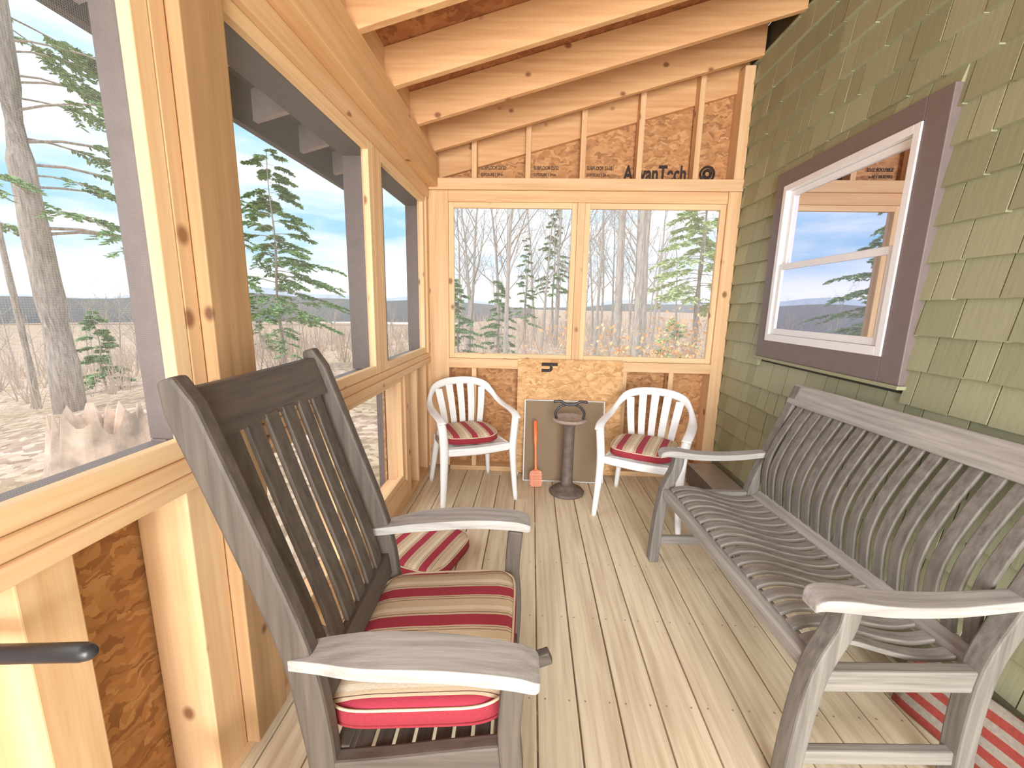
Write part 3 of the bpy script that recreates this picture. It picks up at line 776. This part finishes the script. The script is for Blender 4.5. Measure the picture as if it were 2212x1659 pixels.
pts=[(-2.6,17),( -.9,15),(-1.6,20),(.4,17),(1.2,21),(-3.4,24),(2.7,18),(4.4,18),(5.6,21),(3.6,25),(.2,27),(6.8,24),(-.6,30),(-2.4,33),(2,33),(5,31),(8,29),(8.8,18),(9.5,22),(-5,34),(-4.6,28),(10,34),(3,38),(-7,40),(0,42),(1.9,15.5),(3.9,15.6),(-8,36),(6.3,40),(9,44),
 (-1.7,26),(2.4,28),(4.3,22.5),(7.6,33),(-3.2,38),(4.4,36),(1.1,36),(6.4,28),(-6,30),(8.6,25.5)]
for i,(x,y) in enumerate(pts): bare(x,y,rn.uniform(.6,.95),i)
for i in range(90):
    a=rn.uniform(math.radians(95),math.radians(185)); R=rn.uniform(18,60)
    x,y=R*math.cos(a),R*math.sin(a)
    if x>-9: continue
    top=1.6+rn.uniform(-1.5,.8)
    bare(x,y,max(.22,min(.8,(top-gz(x,y))/10)),i)
def hemlock(x,y,Ht,spread,nb,base,seed,r,mat=NEEDLE,name='hemlock_tree',label='green hemlock tree with drooping sprays',bias=None,dens=1.,droop=.35,ls=1.):
    rn=random.Random(seed);z0=gz(x,y)
    e=empty(name,(x,y,z0),0,label=label,category='tree')
    tp=[(.03*math.sin(i*1.1),.03*math.cos(i*.8),-.2+(Ht+.2)*i/12) for i in range(13)]
    v,f=tube(tp,[max(.012,r*(1-.93*i/12)) for i in range(13)],10)
    BV=[];BF=[];LV=[];LF=[]
    for b in range(nb):
        t=base+(1-base)*(b+rn.random())/nb
        az=rn.uniform(0,2*math.pi) if bias is None or rn.random()<.25 else rn.gauss(bias,.5)
        l=spread*(1-((t-base)/(1-base))*.85)*rn.uniform(.65,1.1); z=Ht*t
        dx,dy=math.cos(az),math.sin(az)
        up=rn.uniform(.0,.35)
        P=[Vector((dx*l*s,dy*l*s,z+up*l*s-droop*l*s*s+.02*math.sin(s*9+b))) for s in [i/6 for i in range(7)]]
        v2,f2=tube(P,[max(.004,.018*l/2*(1-.85*i/6)) for i in range(7)],4);o=len(BV);BV+=v2;BF+=[tuple(i+o for i in q) for q in f2]
        nt=int(12*dens)
        for k in range(nt):
            s=.25+.75*(k+rn.random())/nt;i=min(5,int(s*6));p=P[i].lerp(P[i+1],s*6-i)
            sd=rn.choice((-1,1));ta=az+sd*rn.uniform(.5,1.1);tl=l*rn.uniform(.12,.3)*(1.15-s*.6)
            for m in range(int(7*dens)):
                q=(m+1)/7/dens
                c=p+Vector((math.cos(ta),math.sin(ta),-.35*q))*tl*q
                for sgn in (-1,1):
                    a2=ta+sgn*rn.uniform(.4,1.2);ll=rn.uniform(.06,.13)*ls;ww=.013*ls
                    u=Vector((math.cos(a2),math.sin(a2),rn.uniform(-.6,.2)))*ll
                    w=Vector((-math.sin(a2),math.cos(a2),rn.uniform(-1.2,1.2)))*ww
                    o=len(LV);LV+=[c-w,c+u*.6-w*1.2,c+u,c+u*.6+w*1.2,c+w];LF.append((o,o+1,o+2,o+3,o+4))
    mk('trunk',v,f,BARKD,e,smooth=True)
    if BV: mk('branches',BV,BF,BARKD,e)
    if LV: mk('foliage',LV,LF,mat,e)
    return e
hemlock(-8.1,13.2,6.6,2.6,64,.2,1,.065,label='slender young hemlock with sparse airy branches',ls=1.1,dens=1.5)
hemlock(-9.0,7.5,14,3.3,48,.22,2,.26,label='large rough-barked hemlock with drooping branches',bias=.7,ls=1.1,dens=1.8,droop=.45)
hemlock(-12,9.3,13,1.6,12,.3,9,.08,label='tall straight conifer trunk on the slope',ls=1.1)
hemlock(-2.64,15,3.1,1.1,44,.05,3,.05,label='small dense green spruce at the wood edge',name='spruce_tree',ls=1.2)
hemlock(-1.3,16.5,3.2,1.0,40,.05,4,.05,label='small green spruce among bare saplings',name='spruce_tree',ls=1.2)
hemlock(1.05,22,6.8,1.3,40,.35,5,.08,label='taller green spruce rising above saplings',name='spruce_tree',ls=1.3)
hemlock(-.4,24,6.0,.9,34,.2,15,.07,label='narrow green spruce among bare trees',name='spruce_tree',ls=1.3)
hemlock(5.9,15.5,8.5,2.1,80,.25,6,.13,mat=NEEDLEP,label='pale yellow-green pine at the edge of the woods',name='pine_tree',ls=1.5)
hemlock(3.9,11.5,2.0,1.2,30,.05,16,.04,mat=NEEDLEP,label='low yellow-green evergreen shrub',name='pine_sapling',ls=1.1)
hemlock(-14.5,13.3,2.7,.9,34,.05,7,.05,label='small green spruce on the slope',name='spruce_tree',ls=1.4)
hemlock(-20,30,5.5,1.7,34,.1,8,.07,label='green spruce on the slope below',name='spruce_tree',ls=1.6)
for i,(x,y,r,h) in enumerate([(2.78,14,.16,11),(2.95,12,.14,10),(3.35,13,.08,9)]):
    v,f=tube([(.03*math.sin(j),.03*math.cos(j),-.4+(h+.4)*j/10) for j in range(11)],[r*(1-.05*j) for j in range(11)],12)
    mk('tall_tree',v,f,BARKF,None,smooth=True,loc=(x,y,gz(x,y)),label='straight gray tree trunk at the wood edge',category='tree')
def beech(x,y,h,w,n,seed):
    rn=random.Random(seed);e=empty('beech_sapling',(x,y,gz(x,y)),label='young beech holding dry orange leaves',category='shrub')
    BV=[];BF=[];LV=[];LF=[]
    for b in range(16):
        az=rn.uniform(0,6.28);l=w*rn.uniform(.4,1);hh=h*rn.uniform(.5,1)
        P=[Vector((math.cos(az)*l*s*s**.5,math.sin(az)*l*s*s**.5,hh*s)) for s in [i/5 for i in range(6)]]
        v,f=tube(P,[.012,.01,.008,.006,.005,.003],4);o=len(BV);BV+=v;BF+=[tuple(i+o for i in q) for q in f]
        for k in range(n):
            s=rn.uniform(.35,1);i=min(4,int(s*5));c=P[i].lerp(P[i+1],s*5-i)+Vector((rn.gauss(0,.14),rn.gauss(0,.14),rn.gauss(0,.12)))
            u=Vector((rn.uniform(-1,1),rn.uniform(-1,1),rn.uniform(-1,.3))).normalized()*.05;w_=u.cross(Vector((rn.random(),rn.random(),rn.random()))).normalized()*.026
            o=len(LV);LV+=[c-u,c+w_,c+u,c-w_];LF.append((o,o+1,o+2,o+3))
    mk('branches',BV,BF,BARKG,e);mk('foliage',LV,LF,LEAFO,e)
beech(1.2,7.2,2.0,.8,70,1);beech(1.9,7.6,1.9,.8,52,2);beech(3.0,9,2.3,.9,35,3);beech(.5,9,1.5,.7,22,4);beech(2.6,7.4,1.7,.6,30,5)
rn=random.Random(8);V=[];F=[]
for i in range(1900):
    a=rn.uniform(math.radians(58),math.radians(168));R=rn.uniform(11,60);x,y=R*math.cos(a),R*math.sin(a)
    if x>-4 and y<10: continue
    if (x+8)**2+(y-6)**2<16: continue
    h=rn.uniform(.7,2.2)*(1+max(0,R-40)*.04);b=Vector((x,y,gz(x,y)-.05))
    for k in range(4):
        d=Vector((rn.uniform(-.45,.45),rn.uniform(-.45,.45),1))*h*rn.uniform(.6,1)
        w=Vector((-y,x,0)).normalized()*(.004+R*.0004)
        m=b+d*.5+Vector((rn.uniform(-.1,.1),rn.uniform(-.1,.1),0))
        o=len(V);V+=[b-w,b+w,m+w*.7,m-w*.7,b+d];F+=[(o,o+1,o+2,o+3),(o+3,o+2,o+4)]
mk('brush',V,F,plain('brush_twigs',srgb(198,176,158),.9,noise=.25,scale=.5),None,label='tangle of leafless brush and saplings',category='brush',kind='stuff')
V=[];F=[];seg=40;rn=random.Random(2)
prf=[rn.uniform(.8,1.2) for _ in range(seg)];tops=[rn.uniform(.45,.85) for _ in range(seg)]
for j in range(5):
    for k in range(seg):
        a=2*math.pi*k/seg;r=(.56-.14*j/4+(.1 if j==0 else 0))*(.85+.15*prf[k])
        V.append((r*math.cos(a)*1.05,r*math.sin(a)*.9,-.1+(tops[k]+.1)*j/4))
for k in range(seg):
    a=2*math.pi*k/seg;V.append((.25*math.cos(a),.22*math.sin(a),.35+rn.uniform(-.05,.1)))
for j in range(5):
    for k in range(seg):F.append((j*seg+k,j*seg+(k+1)%seg,(j+1)*seg+(k+1)%seg,(j+1)*seg+k))
F.append(tuple(range(5*seg,6*seg)))
mk('tree_stump',V,F,ROT,None,loc=(-5.3,4.7,gz(-5.3,4.7)),label='jagged rotting tree stump in the leaf litter',category='stump')

# ------------------------------------------------------------ world + lights
w=bpy.data.worlds.new('World');S.world=w;w.use_nodes=True;nt=w.node_tree;nt.nodes.clear()
o=nt.nodes.new('ShaderNodeOutputWorld');bg=nt.nodes.new('ShaderNodeBackground');nt.links.new(bg.outputs[0],o.inputs[0])
tc=nt.nodes.new('ShaderNodeTexCoord');mp=nt.nodes.new('ShaderNodeMapping');mp.inputs['Scale'].default_value=(1.2,1.2,6)
nt.links.new(tc.outputs['Generated'],mp.inputs[0])
n=N(nt,'ShaderNodeTexNoise',Scale=1.8,Detail=6.,Roughness=.55);nt.links.new(mp.outputs[0],n.inputs['Vector'])
cr=ramp(nt,[(.40,(0,0,0,1)),(.60,(1,1,1,1))]);nt.links.new(n.outputs['Fac'],cr.inputs[0])
sp=nt.nodes.new('ShaderNodeSeparateXYZ');nt.links.new(tc.outputs['Generated'],sp.inputs[0])
gr=ramp(nt,[(0,srgb(222,220,220)),(.04,srgb(220,222,226)),(.1,srgb(120,166,200)),(.3,srgb(130,176,210)),(.6,srgb(204,214,224)),(1,srgb(224,226,230))])
nt.links.new(sp.outputs['Z'],gr.inputs[0])
mx=N(nt,'ShaderNodeMix',data_type='RGBA');nt.links.new(cr.outputs[0],mx.inputs[0]);nt.links.new(gr.outputs[0],mx.inputs[6]);mx.inputs[7].default_value=srgb(210,214,218)
nt.links.new(mx.outputs[2],bg.inputs['Color']);bg.inputs['Strength'].default_value=1.85
def area(name,loc,tgt,size,power,col=(1,1,1)):
    l=bpy.data.lights.new(name,'AREA');l.energy=power;l.size=size;l.color=col
    ob=bpy.data.objects.new(name,l);COL.objects.link(ob);ob.location=loc
    ob.rotation_euler=(Vector(tgt)-Vector(loc)).to_track_quat('-Z','Y').to_euler();return ob
area('fill_light',(.3,-2.8,1.7),(.3,3,1.3),2.0,230,(1,.99,.96))  # added fill lamp behind the camera, brightens the porch interior
area('fill_light',(.4,-2.6,.5),(.4,2.8,2.6),1.4,85,(1,.99,.96))  # second added fill, low and aimed up toward the gable
sl=bpy.data.lights.new('sun','SUN');sl.energy=2.3;sl.angle=math.radians(50);sl.color=(1,.97,.93)
so=bpy.data.objects.new('sun',sl);COL.objects.link(so);so.rotation_euler=Vector((.75,.45,-1)).to_track_quat('-Z','Y').to_euler()

# ------------------------------------------------------------ camera
cam=bpy.data.cameras.new('camera');co=bpy.data.objects.new('camera',cam);COL.objects.link(co)
M=Matrix(((.99866,-.02796,.04365,0),(.04802,.1817,-.98218,0),(.01953,.98296,.1828,1.35),(0,0,0,1)))
co.matrix_world=M;cam.sensor_width=36;cam.sensor_fit='HORIZONTAL';cam.lens=36*900/2212;cam.clip_end=2000;cam.clip_start=.02
S.camera=co
